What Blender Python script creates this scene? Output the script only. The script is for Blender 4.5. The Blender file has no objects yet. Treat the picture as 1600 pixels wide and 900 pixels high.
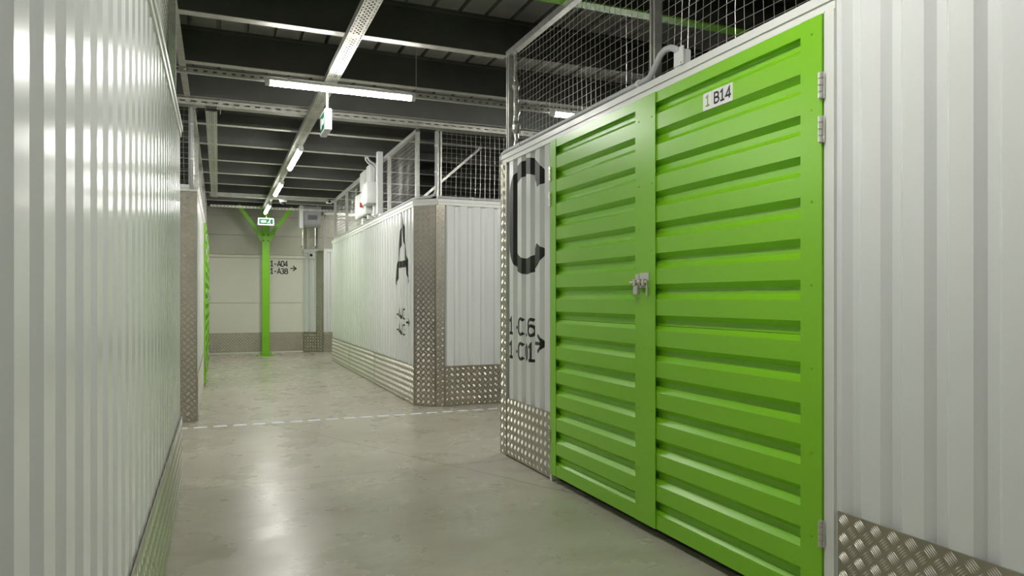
import bpy, bmesh, math, random
from mathutils import Vector, Matrix
random.seed(7)
sc = bpy.context.scene
col = sc.collection

# ------------------------------------------------------------------ camera, world, exposure
F_PX, YAW, EYE = 1108.0, math.radians(22.5), 1.25
cam_data = bpy.data.cameras.new('camera')
cam_data.sensor_width = 36.0
cam_data.lens = F_PX / 1600.0 * 36.0
cam_data.shift_y = 16.0 / 1600.0
cam_data.clip_start = 0.02
cam = bpy.data.objects.new('camera', cam_data)
cam.location = (0, 0, EYE)
cam.rotation_euler = (math.radians(90), 0, -YAW)
col.objects.link(cam)
sc.camera = cam

world = bpy.data.worlds.new('world')
world.use_nodes = True
world.node_tree.nodes['Background'].inputs[0].default_value = (0.8, 0.85, 0.8, 1)
world.node_tree.nodes['Background'].inputs[1].default_value = 0.02
sc.world = world
sc.view_settings.view_transform = 'Standard'
sc.view_settings.look = 'None'
sc.view_settings.exposure = 0.0
sc.view_settings.gamma = 1.0
sc.view_settings.use_curve_mapping = False
TUBE_POWER = 106.0           # radiance of the lit diffusers of the tube lamps

# ------------------------------------------------------------------ materials
def nodes_of(name):
    m = bpy.data.materials.new(name)
    m.use_nodes = True
    nt = m.node_tree
    return m, nt, nt.nodes['Principled BSDF']

def noise(nt, scale, detail=4.0, vec=None, rough=0.55):
    n = nt.nodes.new('ShaderNodeTexNoise')
    n.inputs['Scale'].default_value = scale
    n.inputs['Detail'].default_value = detail
    n.inputs['Roughness'].default_value = rough
    if vec is not None:
        nt.links.new(vec, n.inputs['Vector'])
    return n.outputs['Fac']

def ramp(nt, fac, stops):
    r = nt.nodes.new('ShaderNodeValToRGB')
    e = r.color_ramp.elements
    while len(e) < len(stops):
        e.new(0.5)
    for el, (p, c) in zip(e, stops):
        el.position = p
        el.color = c if len(c) == 4 else (*c, 1)
    nt.links.new(fac, r.inputs[0])
    return r.outputs[0]

def mat(name, c, rough=0.5, metal=0.0, var=0.06, scale=6.0, rvar=0.06, spec=0.5, bump=0.0, bscale=40.0):
    m, nt, b = nodes_of(name)
    tc = nt.nodes.new('ShaderNodeTexCoord').outputs['Object']
    f = noise(nt, scale, 5, tc)
    lo = tuple(max(0, x * (1 - var)) for x in c)
    hi = tuple(min(1, x * (1 + var)) for x in c)
    nt.links.new(ramp(nt, f, [(0.3, lo), (0.7, hi)]), b.inputs['Base Color'])
    r0, r1 = max(0.02, rough - rvar), min(1, rough + rvar)
    nt.links.new(ramp(nt, noise(nt, scale * 2.3, 3, tc), [(0.3, (r0,) * 3), (0.7, (r1,) * 3)]), b.inputs['Roughness'])
    b.inputs['Metallic'].default_value = metal
    b.inputs['Specular IOR Level'].default_value = spec
    if bump:
        bp = nt.nodes.new('ShaderNodeBump')
        bp.inputs['Strength'].default_value = bump
        bp.inputs['Distance'].default_value = 0.004
        nt.links.new(noise(nt, bscale, 3, tc), bp.inputs['Height'])
        nt.links.new(bp.outputs[0], b.inputs['Normal'])
    return m

M = {}
M['white'] = mat('white_coated_steel', (0.75, 0.77, 0.755), 0.21, 0, 0.02, 1.2, 0.004)
M['white_trim'] = mat('white_trim_steel', (0.76, 0.77, 0.74), 0.38, 0, 0.03, 4)
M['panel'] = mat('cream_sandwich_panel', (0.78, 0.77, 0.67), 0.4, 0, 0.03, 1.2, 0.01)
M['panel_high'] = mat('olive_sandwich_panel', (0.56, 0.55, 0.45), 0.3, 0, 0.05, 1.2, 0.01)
M['galv'] = mat('galvanised_steel', (0.62, 0.62, 0.58), 0.38, 0.85, 0.14, 24, 0.1)
M['galv_dull'] = mat('dull_galvanised_steel', (0.50, 0.50, 0.45), 0.5, 0.6, 0.14, 12, 0.08)
M['tray'] = mat('galvanised_cable_tray', (0.55, 0.55, 0.49), 0.42, 0.55, 0.14, 10, 0.08)
M['plate'] = mat('aluminium_tread_plate', (0.46, 0.435, 0.365), 0.36, 0.92, 0.10, 5, 0.03)
M['bars'] = mat('polished_tread_bars', (0.76, 0.74, 0.68), 0.36, 0.92, 0.05, 9, 0.02)
M['green'] = mat('lime_green_paint', (0.228, 0.575, 0.012), 0.33, 0, 0.02, 1.5, 0.005, spec=0.8)
M['green_col'] = mat('green_column_paint', (0.21, 0.55, 0.015), 0.42, 0, 0.05, 4)
M['web'] = mat('shade_darkened_beam_steel', (0.075, 0.077, 0.068), 0.6, 0, 0.2, 2.0)  # steel coloured dark for the shade beneath the deck
M['deck'] = mat('steel_deck_underside', (0.24, 0.245, 0.22), 0.55, 0.2, 0.2, 3.0)
M['black'] = mat('black_lettering_film', (0.018, 0.018, 0.018), 0.42, 0, 0.1, 10)
M['dark'] = mat('dark_rubber_and_shade', (0.015, 0.015, 0.014), 0.7, 0, 0.2, 10)
M['plastic'] = mat('white_plastic', (0.76, 0.77, 0.76), 0.4, 0, 0.03, 8)
M['conduit'] = mat('grey_plastic_conduit', (0.52, 0.54, 0.54), 0.42, 0, 0.05, 10)
M['sign_white'] = mat('white_sign_film', (0.82, 0.82, 0.82), 0.4, 0, 0.02, 8)
M['sign_green'] = mat('green_sign_print', (0.235, 0.50, 0.04), 0.45, 0, 0.03, 8)
M['exit_green'] = mat('dark_green_sign_face', (0.010, 0.13, 0.06), 0.5, 0, 0.05, 8, spec=0.15)
M['steel'] = mat('bright_zinc_steel', (0.72, 0.70, 0.66), 0.3, 0.9, 0.05, 10, 0.02)
M['heater'] = mat('grey_heater_casing', (0.34, 0.34, 0.36), 0.45, 0, 0.05, 6)
M['grille'] = mat('dark_heater_grille', (0.05, 0.05, 0.055), 0.5, 0, 0.1, 20)
M['red'] = mat('red_switch_plastic', (0.62, 0.05, 0.02), 0.4, 0, 0.05, 10)
M['film'] = mat('crumpled_clear_film', (0.62, 0.62, 0.58), 0.2, 0.35, 0.35, 60, 0.12, bump=1.0, bscale=55)
M['blue_patch'] = mat('blue_grey_floor_patch', (0.36, 0.385, 0.44), 0.35, 0, 0.1, 12)
M['white_tape'] = mat('white_floor_tape', (0.86, 0.86, 0.84), 0.35, 0, 0.04, 12)

m, nt, b = nodes_of('lit_tube_diffuser')
b.inputs['Base Color'].default_value = (0.9, 0.9, 0.9, 1)
b.inputs['Emission Color'].default_value = (1.0, 0.985, 0.93, 1)
b.inputs['Emission Strength'].default_value = TUBE_POWER
M['lit'] = m

# polished concrete: clouded, stained, with a hairline crack and a saw-cut joint
m, nt, b = nodes_of('polished_concrete')
L = nt.links
geo = nt.nodes.new('ShaderNodeNewGeometry').outputs['Position']
def mth(op, a, c=None, clamp=False):
    n = nt.nodes.new('ShaderNodeMath'); n.operation = op; n.use_clamp = clamp
    for i, x in enumerate((a, c)):
        if x is None: continue
        if isinstance(x, (int, float)): n.inputs[i].default_value = x
        else: L.new(x, n.inputs[i])
    return n.outputs[0]
base = ramp(nt, noise(nt, 0.75, 8, geo, 0.62), [(0.25, (0.36, 0.337, 0.27)), (0.5, (0.455, 0.434, 0.355)), (0.75, (0.525, 0.505, 0.425))])
def darken(color, fac, c2):
    n = nt.nodes.new('ShaderNodeMixRGB'); n.blend_type = 'MULTIPLY'
    L.new(fac, n.inputs[0]); L.new(color, n.inputs[1]); n.inputs[2].default_value = (*c2, 1)
    return n.outputs[0]
mp = nt.nodes.new('ShaderNodeMapping'); L.new(geo, mp.inputs[0]); mp.inputs['Scale'].default_value = (1.0, 2.2, 1); mp.inputs['Rotation'].default_value = (0, 0, 0.5)
st = ramp(nt, noise(nt, 1.7, 7, mp.outputs[0], 0.68), [(0.50, (0, 0, 0)), (0.80, (1, 1, 1))])
base = darken(base, st, (0.78, 0.75, 0.67))
fine = ramp(nt, noise(nt, 13, 8, mp.outputs[0], 0.75), [(0.5, (0, 0, 0)), (0.85, (1, 1, 1))])
base = darken(base, fine, (0.86, 0.84, 0.79))
sep = nt.nodes.new('ShaderNodeSeparateXYZ'); L.new(geo, sep.inputs[0])
wob = mth('MULTIPLY', mth('SUBTRACT', noise(nt, 3.0, 6, geo), 0.5), 0.10)
# crack running aslant across the crossing
ax, ay, bx_, by_ = -0.19, 8.85, 1.95, 4.35
ln = math.hypot(bx_ - ax, by_ - ay); nx_, ny_ = (by_ - ay) / ln, -(bx_ - ax) / ln
dist = mth('ADD', mth('ADD', mth('MULTIPLY', sep.outputs[0], nx_), mth('MULTIPLY', sep.outputs[1], ny_)), -(ax * nx_ + ay * ny_))
crack = mth('LESS_THAN', mth('ABSOLUTE', mth('ADD', dist, wob)), 0.007)
joint = mth('LESS_THAN', mth('ABSOLUTE', mth('ADD', mth('ADD', sep.outputs[1], -5.09), mth('MULTIPLY', wob, 0.4))), 0.005)
base = darken(base, mth('MULTIPLY', mth('ADD', crack, joint, True), 0.75), (0.45, 0.42, 0.36))
L.new(base, b.inputs['Base Color'])
L.new(ramp(nt, noise(nt, 2.2, 6, geo), [(0.3, (0.22,) * 3), (0.7, (0.36,) * 3)]), b.inputs['Roughness'])
bp = nt.nodes.new('ShaderNodeBump'); bp.inputs['Strength'].default_value = 0.06; bp.inputs['Distance'].default_value = 0.01
L.new(noise(nt, 4, 4, geo), bp.inputs['Height']); L.new(bp.outputs[0], b.inputs['Normal'])
M['floor'] = m

# ------------------------------------------------------------------ mesh helpers
ORIGIN = {}
class MB:
    """collects faces in world coordinates"""
    def __init__(self): self.v = []; self.f = []
    def quad(self, *p):
        n = len(self.v); self.v += [tuple(x) for x in p]; self.f.append(tuple(range(n, n + len(p)))); return self
    def box(self, x0, x1, y0, y1, z0, z1):
        n = len(self.v)
        self.v += [(x, y, z) for z in (z0, z1) for y in (y0, y1) for x in (x0, x1)]
        for q in ((0, 2, 3, 1), (4, 5, 7, 6), (0, 1, 5, 4), (2, 6, 7, 3), (0, 4, 6, 2), (1, 3, 7, 5)):
            self.f.append(tuple(n + i for i in q))
        return self
    def bar(self, a, c, w, h, up=(0, 0, 1)):
        """rectangular bar from a to c"""
        a, c = Vector(a), Vector(c); d = (c - a).normalized(); up = Vector(up)
        s = d.cross(up)
        if s.length < 1e-4: s = d.cross(Vector((0, 1, 0)))
        s.normalize(); t = s.cross(d)
        n = len(self.v)
        for p in (a, c):
            for i, j in ((-1, -1), (1, -1), (1, 1), (-1, 1)):
                self.v.append(tuple(p + s * (i * w / 2) + t * (j * h / 2)))
        for q in ((0, 1, 2, 3), (4, 7, 6, 5), (0, 4, 5, 1), (1, 5, 6, 2), (2, 6, 7, 3), (3, 7, 4, 0)):
            self.f.append(tuple(n + i for i in q))
        return self
    def tube(self, pts, r, seg=8, cap=True):
        pts = [Vector(p) for p in pts]; n0 = len(self.v)
        ref = None
        for i, p in enumerate(pts):
            d = (pts[min(i + 1, len(pts) - 1)] - pts[max(i - 1, 0)]).normalized()
            if ref is None:
                ref = d.cross(Vector((0, 0, 1)))
                if ref.length < 1e-3: ref = d.cross(Vector((0, 1, 0)))
            ref = (ref - d * ref.dot(d)).normalized(); t = d.cross(ref)
            rr = r[i] if isinstance(r, (list, tuple)) else r
            for k in range(seg):
                a = 2 * math.pi * k / seg
                self.v.append(tuple(p + ref * (math.cos(a) * rr) + t * (math.sin(a) * rr)))
        for i in range(len(pts) - 1):
            for k in range(seg):
                k2 = (k + 1) % seg
                self.f.append((n0 + i * seg + k, n0 + i * seg + k2, n0 + (i + 1) * seg + k2, n0 + (i + 1) * seg + k))
        if cap:
            self.f.append(tuple(n0 + k for k in reversed(range(seg))))
            self.f.append(tuple(n0 + (len(pts) - 1) * seg + k for k in range(seg)))
        return self
    def build(self, name, material, parent=None, smooth=False, kind=None, origin=None, bevel=0.0):
        o0 = Vector(origin) if origin is not None else (ORIGIN[parent.name] if parent else Vector((0, 0, 0)))
        me = bpy.data.meshes.new(name)
        me.from_pydata([tuple(Vector(p) - o0) for p in self.v], [], self.f)
        me.materials.append(M[material])
        if bevel or not smooth:
            bm = bmesh.new(); bm.from_mesh(me)
            bmesh.ops.recalc_face_normals(bm, faces=bm.faces)
            if bevel:
                bmesh.ops.remove_doubles(bm, verts=bm.verts, dist=1e-6)
                bmesh.ops.bevel(bm, geom=bm.edges, offset=bevel, segments=2, affect='EDGES', clamp_overlap=True)
            bm.to_mesh(me); bm.free()
        if smooth:
            me.polygons.foreach_set('use_smooth', [True] * len(me.polygons))
        o = bpy.data.objects.new(name, me)
        col.objects.link(o)
        if parent:
            o.parent = parent
        else:
            o.location = o0
        ORIGIN[o.name] = o0
        if kind: o['kind'] = kind
        return o

def tag(o, label, cat, group=None, kind=None):
    o['label'] = label; o['category'] = cat
    if group: o['group'] = group
    if kind: o['kind'] = kind
    return o

def thing(name, loc, label, cat, group=None, kind=None):
    o = bpy.data.objects.new(name, None)
    o.empty_display_size = 0.1
    o.location = loc
    col.objects.link(o)
    ORIGIN[o.name] = Vector(loc)
    return tag(o, label, cat, group, kind)

class Plane:
    """a vertical wall plane: p = origin + dir*s + z + nrm*out"""
    def __init__(self, origin, direction, normal):
        self.o = Vector((origin[0], origin[1], 0)); self.d = Vector((*direction, 0)).normalized(); self.n = Vector((*normal, 0)).normalized()
    def p(self, s, z, out=0.0):
        return self.o + self.d * s + self.n * out + Vector((0, 0, z))
    def box(self, mb, s0, s1, z0, z1, o0, o1):
        n = len(mb.v)
        mb.v += [tuple(self.p(s, z, o)) for z in (z0, z1) for o in (o0, o1) for s in (s0, s1)]
        for q in ((0, 2, 3, 1), (4, 5, 7, 6), (0, 1, 5, 4), (2, 6, 7, 3), (0, 4, 6, 2), (1, 3, 7, 5)):
            mb.f.append(tuple(n + i for i in q))
        return mb

class Wave:
    """trapezoidal sheet profile: depth below the crest plane"""
    def __init__(self, pitch, groove, slope, depth, centre):
        self.P, self.h, self.sl, self.D, self.c = pitch, groove / 2, slope, depth, centre
    def depth(self, s):
        t = abs((s - self.c + self.P / 2) % self.P - self.P / 2)
        if t <= self.h: return self.D
        if t >= self.h + self.sl: return 0.0
        return self.D * (1 - (t - self.h) / self.sl)
    def breaks(self, s0, s1):
        out = []
        n0 = int(math.floor((s0 - self.c) / self.P)) - 1; n1 = int(math.ceil((s1 - self.c) / self.P)) + 1
        for n in range(n0, n1 + 1):
            g = self.c + n * self.P
            out += [g - self.h - self.sl, g - self.h, g + self.h, g + self.h + self.sl]
        return [s0] + [x for x in out if s0 + 1e-4 < x < s1 - 1e-4] + [s1]

TH = 0.002
def vertical_sheet(pl, wave, s0, s1, z0, z1, out=0.0):
    """sheet whose folds run upright, with its real thickness"""
    mb = MB(); br = wave.breaks(s0, s1); k = len(br)
    for back in (0, TH):
        for z in (z0, z1):
            mb.v += [tuple(pl.p(s, z, out - wave.depth(s) - back)) for s in br]
    for i in range(k - 1):
        mb.f += [(i, i + 1, k + i + 1, k + i), (2 * k + i, 3 * k + i, 3 * k + i + 1, 2 * k + i + 1),
                 (i, 2 * k + i, 2 * k + i + 1, i + 1), (k + i, k + i + 1, 3 * k + i + 1, 3 * k + i)]
    mb.f += [(0, k, 3 * k, 2 * k), (k - 1, 3 * k - 1, 4 * k - 1, 2 * k - 1)]
    return mb

def horizontal_sheet(pl, wave, s0, s1, z0, z1, out=0.0):
    """sheet whose folds run level"""
    mb = MB(); br = wave.breaks(z0, z1); k = len(br)
    for back in (0, TH):
        for s in (s0, s1):
            mb.v += [tuple(pl.p(s, z, out - wave.depth(z) - back)) for z in br]
    for i in range(k - 1):
        mb.f += [(i, i + 1, k + i + 1, k + i), (2 * k + i, 3 * k + i, 3 * k + i + 1, 2 * k + i + 1),
                 (i, 2 * k + i, 2 * k + i + 1, i + 1), (k + i, k + i + 1, 3 * k + i + 1, 3 * k + i)]
    mb.f += [(0, k, 3 * k, 2 * k), (k - 1, 3 * k - 1, 4 * k - 1, 2 * k - 1)]
    return mb

TILE = 0.068
def treads(pl, s0, s1, z0, z1, out):
    """raised five-bar treads of a tread plate"""
    mb = MB(); e = 0.003
    ns, nz = int((s1 - s0) / TILE * 2) + 3, int((z1 - z0) / TILE * 2) + 3
    for i in range(ns):
        for j in range(nz):
            cs, cz = s0 + (i - 0.5) * TILE / 2, z0 + (j - 0.5) * TILE / 2
            if (i + j) % 2: continue
            sgn = 1 if i % 2 else -1
            ds, dz = math.sqrt(0.5), sgn * math.sqrt(0.5)     # along the bar
            ps, pz = -dz, ds
            for q in range(-2, 3):
                hl = 0.0212 if abs(q) < 2 else 0.0180
                bs, bz = cs + ps * q * 0.0081, cz + pz * q * 0.0081
                if not (s0 + e + hl * .72 < bs < s1 - e - hl * .72 and z0 + e + hl * .72 < bz < z1 - e - hl * .72): continue
                n = len(mb.v); w, h = 0.0030, 0.0026
                for (a, c, o) in ((-hl, 0, 0), (0, w, 0), (hl, 0, 0), (0, -w, 0), (-hl * .45, 0, h), (hl * .45, 0, h)):
                    mb.v.append(tuple(pl.p(bs + ds * a + ps * c, bz + dz * a + pz * c, out + o)))
                mb.f += [(n, n + 1, n + 4), (n + 1, n + 2, n + 5), (n + 1, n + 5, n + 4), (n + 2, n + 3, n + 5), (n + 3, n, n + 4), (n + 3, n + 4, n + 5)]
    return mb

def tread_plate(parent, pl, s0, s1, z0, z1, out, name='base_plate'):
    p = pl.box(MB(), s0, s1, z0, z1, out - 0.006, out).build(name, 'plate', parent)
    treads(pl, s0, s1, z0, z1, out).build('tread_bars', 'bars', p, kind='stuff')
    return p

# ---- stroke lettering
def arc(cx, cy, rx, ry, a0, a1, n=14):
    return [(cx + rx * math.cos(math.radians(a0 + (a1 - a0) * i / n)), cy + ry * math.sin(math.radians(a0 + (a1 - a0) * i / n))) for i in range(n + 1)]
GL = {
 '1': [[(.10, .78), (.34, .97), (.34, 0.0)], [(.10, .045), (.58, .045)]],
 '-': [[(.10, .42), (.52, .42)]],
 'C': [arc(.36, .70, .28, .28, 35, 180) + arc(.36, .30, .28, .28, 180, 325)],
 '0': [arc(.34, .68, .27, .30, 0, 180) + arc(.34, .32, .27, .30, 180, 360) + [(.61, .68)]],
 '6': [arc(.36, .70, .29, .28, 50, 180, 9) + [(.07, .31)], arc(.34, .31, .27, .29, 0, 360, 24)],
 'A': [[(.03, 0), (.34, .98), (.65, 0)], [(.13, .30), (.55, .30)]],
 '4': [[(.46, 0), (.46, .97), (.05, .27), (.64, .27)]],
 '3': [arc(.30, .73, .25, .23, 150, -90, 14) + [(.24, .50)], [(.24, .50)] + arc(.30, .26, .29, .24, 90, -150, 14)],
 '8': [arc(.34, .74, .24, .22, 0, 360, 20), arc(.34, .27, .29, .26, 0, 360, 20)],
 'B': [[(.10, 0), (.10, .96), (.34, .96)] + arc(.34, .74, .22, .22, 90, -90, 10) + [(.10, .52)], [(.30, .52)] + arc(.34, .27, .27, .25, 90, -90, 10) + [(.07, .02)]],
 '>': [[(.0, .5), (.86, .5)], [(.42, 1.0), (.92, .5), (.42, 0.0)]],
}
def ribbons(strokes, w):
    """flat mitred ribbons; returns a list of quads of 2-D points"""
    quads = []
    for st_ in strokes:
        P = [Vector(p) for p in st_]; n = len(P); Ls, Rs = [], []
        closed = (P[0] - P[-1]).length < 1e-4
        for i in range(n):
            a = P[i - 1] if i > 0 else (P[-2] if closed else None); c = P[i + 1] if i < n - 1 else (P[1] if closed else None)
            d1 = (P[i] - a).normalized() if a is not None and (P[i] - a).length > 1e-6 else None
            d2 = (c - P[i]).normalized() if c is not None and (c - P[i]).length > 1e-6 else None
            d1 = d1 or d2; d2 = d2 or d1
            n1, n2 = Vector((-d1.y, d1.x)), Vector((-d2.y, d2.x))
            mm = (n1 + n2)
            mm = n1 if mm.length < 1e-3 else mm.normalized()
            k = w / 2 / max(0.35, mm.dot(n1))
            Ls.append(P[i] + mm * k); Rs.append(P[i] - mm * k)
        for i in range(n - 1):
            quads.append((Ls[i], Rs[i], Rs[i + 1], Ls[i + 1]))
    return quads

def lettering(name, parent, pl, text, s, z, w, h, stroke, material='black', wave=None, flip=False, out=0.0008, gap=1.0, base_out=0.0, skew=None):
    """text starting at s; flip when reading direction runs against the plane's direction. w, h: cell width and cap height"""
    bm = bmesh.new(); x = 0.0
    for ch in text:
        scaled = [[(px * w / 0.68, py * h) for px, py in st_] for st_ in GL[ch]]
        for q in ribbons(scaled, stroke):
            vs = []
            for p in q:
                ss = p.x + x
                vs.append(bm.verts.new((s - ss if flip else s + ss, z + p.y, 0)))
            try: bm.faces.new(vs)
            except ValueError: pass
        x += w * gap
    if wave:
        lo = min(v.co.x for v in bm.verts); hi = max(v.co.x for v in bm.verts)
        for br in wave.breaks(lo - .01, hi + .01)[1:-1]:
            bmesh.ops.bisect_plane(bm, geom=bm.verts[:] + bm.edges[:] + bm.faces[:], plane_co=(br, 0, 0), plane_no=(1, 0, 0), dist=1e-6)
    for v in bm.verts:
        d = wave.depth(v.co.x) if wave else 0.0
        v.co = pl.p(v.co.x, v.co.y, base_out + out - d) - ORIGIN[parent.name]
    for f in bm.faces:
        f.normal_update()
        if f.normal.dot(pl.n) < 0: f.normal_flip()
    me = bpy.data.meshes.new(name); bm.to_mesh(me); bm.free()
    me.materials.append(M[material])
    o = bpy.data.objects.new(name, me); col.objects.link(o); o.parent = parent
    ORIGIN[o.name] = ORIGIN[parent.name]
    return o

# ------------------------------------------------------------------ setting: floor, ceiling
H = 2.33          # top of the wall sheets
CAP = 2.395       # top of the white capping
PL = 0.465        # height of the tread-plate skirting
fl = MB().box(-9, 11, -7, 18.2, -0.15, 0.0).build('floor', 'floor')
tag(fl, 'polished grey-beige concrete floor with stains and a hairline crack', 'floor', kind='structure')
# broken white marking across the crossing: each dash a piece of the floor marking
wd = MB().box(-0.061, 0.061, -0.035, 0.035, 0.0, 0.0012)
gd = MB().box(-0.042, 0.042, -0.028, 0.028, 0.0, 0.0011)  # blue-grey patch behind each white dash
w0 = wd.build('marking_dash', 'white_tape', fl); g0 = gd.build('marking_patch', 'blue_patch', fl)
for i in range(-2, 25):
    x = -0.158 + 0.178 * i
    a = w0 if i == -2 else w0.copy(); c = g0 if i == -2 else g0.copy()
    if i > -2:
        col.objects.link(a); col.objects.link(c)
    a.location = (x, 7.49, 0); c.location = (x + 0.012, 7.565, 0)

DECK = 3.52
mb = MB(); x = -9.0; k = 0
prof = []
while x < 11:
    prof += [(x, DECK), (x + 0.185, DECK), (x + 0.190, DECK + 0.06), (x + 0.215, DECK + 0.06)]; x += 0.22
for y in (-7, 18.2):
    mb.v += [(px, y, pz) for px, pz in prof]
n = len(prof)
for i in range(n - 1): mb.f.append((i, i + 1, n + i + 1, n + i))
mb.box(-9, 11, -7, 18.2, DECK + 0.065, DECK + 0.16)
ce = mb.build('ceiling', 'deck')
tag(ce, 'ribbed steel deck ceiling above the dark beams', 'ceiling', kind='structure')

# beams crossing the hall: Z-section, web darkened to stand for shade, zinc flange below
ORD = ['first', 'second', 'third', 'fourth', 'fifth', 'sixth', 'seventh', 'eighth', 'ninth', 'tenth', 'eleventh', 'twelfth', 'thirteenth', 'fourteenth']
ZB = 3.25
y0 = 5.42; STEP = 1.135
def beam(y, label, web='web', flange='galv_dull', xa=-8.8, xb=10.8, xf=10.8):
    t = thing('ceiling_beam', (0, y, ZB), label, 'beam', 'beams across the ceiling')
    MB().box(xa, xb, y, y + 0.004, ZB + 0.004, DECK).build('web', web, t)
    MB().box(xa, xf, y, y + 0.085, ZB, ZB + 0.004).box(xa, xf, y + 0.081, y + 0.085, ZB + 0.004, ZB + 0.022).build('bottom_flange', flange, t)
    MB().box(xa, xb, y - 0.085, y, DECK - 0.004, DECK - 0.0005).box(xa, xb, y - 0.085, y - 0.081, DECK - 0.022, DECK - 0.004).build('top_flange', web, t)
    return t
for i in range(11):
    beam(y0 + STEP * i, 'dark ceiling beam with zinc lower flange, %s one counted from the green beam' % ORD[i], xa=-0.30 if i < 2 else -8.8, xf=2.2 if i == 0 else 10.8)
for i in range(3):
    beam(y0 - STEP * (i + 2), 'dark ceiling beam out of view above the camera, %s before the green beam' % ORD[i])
# the green main beam over the green door, web and top flange darkened for shade
gb = thing('steel_beam', (0, y0 - STEP, ZB), 'green painted steel beam seen through the mesh above the green door', 'beam')
yg = y0 - STEP
MB().box(-8.8, 10.8, yg - 0.05, yg + 0.05, ZB, ZB + 0.012).build('bottom_flange', 'green_col', gb)
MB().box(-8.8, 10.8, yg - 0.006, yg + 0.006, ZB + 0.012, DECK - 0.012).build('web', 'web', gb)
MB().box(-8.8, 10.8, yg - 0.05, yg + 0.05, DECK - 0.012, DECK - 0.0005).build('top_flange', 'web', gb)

# ------------------------------------------------------------------ partition walls
WP = dict(pitch=0.164, groove=0.034, slope=0.026, depth=0.026)
def caps(t, pl, s0, s1, ext=0.0):
    """white channel along the top of a partition"""
    mb = MB()
    pl.box(mb, s0, s1, H - 0.005, H + 0.03, -0.07, 0.008)
    pl.box(mb, s0, s1, H + 0.03, CAP, -0.07, 0.016)
    mb.build('top_channel', 'white_trim', t)

# right partition with the green door (plane x = 2.12, reading direction towards the camera)
XR = 2.12
pr = Plane((XR, 0), (0, 1), (-1, 0))
wr = Wave(centre=4.722, **WP)
t = thing('wall_right', (XR, 2.0, 0), 'white corrugated partition with large black C around the green double door', 'wall', kind='structure')
Y_END = 5.33
D0, D1 = 2.02, 4.375     # door opening
vertical_sheet(pr, wr, D1 + 0.02, Y_END - 0.012, 0.01, H, 0).build('corrugated_panel', 'white', t)
wr2 = Wave(centre=1.903, **WP)
vertical_sheet(pr, wr2, 0.52, D0 - 0.05, 0.01, H + 0.06, 0).build('corrugated_panel', 'white', t)
vertical_sheet(pr, wr2, -0.956, 0.517, 0.01, H + 0.06, 0).build('corrugated_panel', 'white', t)
vertical_sheet(pr, wr2, -2.432, -0.959, 0.01, H + 0.06, 0).build('corrugated_panel', 'white', t)
caps(t, pr, D0 - 0.05, Y_END)
pr.box(pr.box(MB(), -2.432, D0 - 0.05, H + 0.055, H + 0.09, -0.07, 0.008), -2.432, D0 - 0.05, H + 0.09, CAP + 0.06, -0.07, 0.016).build('top_channel', 'white_trim', t)
tread_plate(t, pr, D1 + 0.03, Y_END - 0.125, 0.012, PL, 0.008)
tread_plate(t, pr, 0.62, D0 - 0.062, 0.012, PL, 0.008)
tread_plate(t, pr, -1.4, 0.617, 0.012, PL, 0.008)
g = pr.box(MB(), Y_END - 0.121, Y_END + 0.006, 0.0, H + 0.005, 0.004, 0.010).build('corner_guard', 'plate', t)
treads(pr, Y_END - 0.121, Y_END + 0.006, 0.0, H, 0.010).build('tread_bars', 'bars', g, kind='stuff')
# return face along the crossing
pr2 = Plane((XR, Y_END), (1, 0), (0, 1))
vertical_sheet(pr2, Wave(centre=0.2, **WP), 0.0, 3.4, 0.01, H, 0).build('corrugated_panel', 'white', t)
caps(t, pr2, 0.0, 3.4)
tread_plate(t, pr2, 0.13, 3.4, 0.012, PL, 0.008)
g = pr2.box(MB(), -0.01, 0.12, 0.0, H, 0.003, 0.008).build('corner_guard', 'plate', t)
# large letter C and the way-finding text, laid over the folds of the sheet
CW = 0.66
GL['@'] = [[(.60, .74)] + arc(.335, .725, .265, .215, 12, 180, 16) + arc(.335, .275, .265, .215, 180, 345, 16)]
CT, CB = 2.285, 1.435
lettering('letter', t, pr, '@', 5.175, CB, 0.66, CT - CB, 0.118, wave=wr, flip=True)
lettering('lettering', t, pr, '1-C16', 5.178, 0.972, 0.091, 0.125, 0.023, wave=wr, flip=True)
lettering('lettering', t, pr, '1-C01', 5.178, 0.785, 0.091, 0.125, 0.023, wave=wr, flip=True)
lettering('arrow', t, pr, '>', 4.70, 0.862, 0.100, 0.125, 0.024, wave=wr, flip=True)

# left partition next to the camera (plane x = -0.25)
XL = -0.235
pL = Plane((XL, 0), (0, 1), (1, 0))
wl = Wave(centre=0.764 + 0.082, **WP)
t = thing('wall_left', (XL, 2.0, 0), 'long white corrugated partition close on the left with light streaks', 'wall', kind='structure')
for a in (-2.188, -0.712, 0.764, 2.24, 3.716):
    vertical_sheet(pL, wl, a + 0.0015, a + 1.476 - 0.0015, 0.01, H, 0).build('corrugated_panel', 'white', t)
caps(t, pL, -2.188, 5.22)
for a, c in ((-2.18, -0.2), (-0.197, 1.82), (1.823, 3.80), (3.803, 5.215)):
    tread_plate(t, pL, a, c, 0.004, PL, 0.012)
pL2 = Plane((XL, 5.215), (-1, 0), (0, 1))
vertical_sheet(pL2, Wave(centre=0.2, **WP), 0.0, 3.4, 0.01, H, 0).build('corrugated_panel', 'white', t)
caps(t, pL2, 0.0, 3.4)
tread_plate(t, pL2, 0.0, 3.4, 0.004, PL, 0.008)

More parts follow.
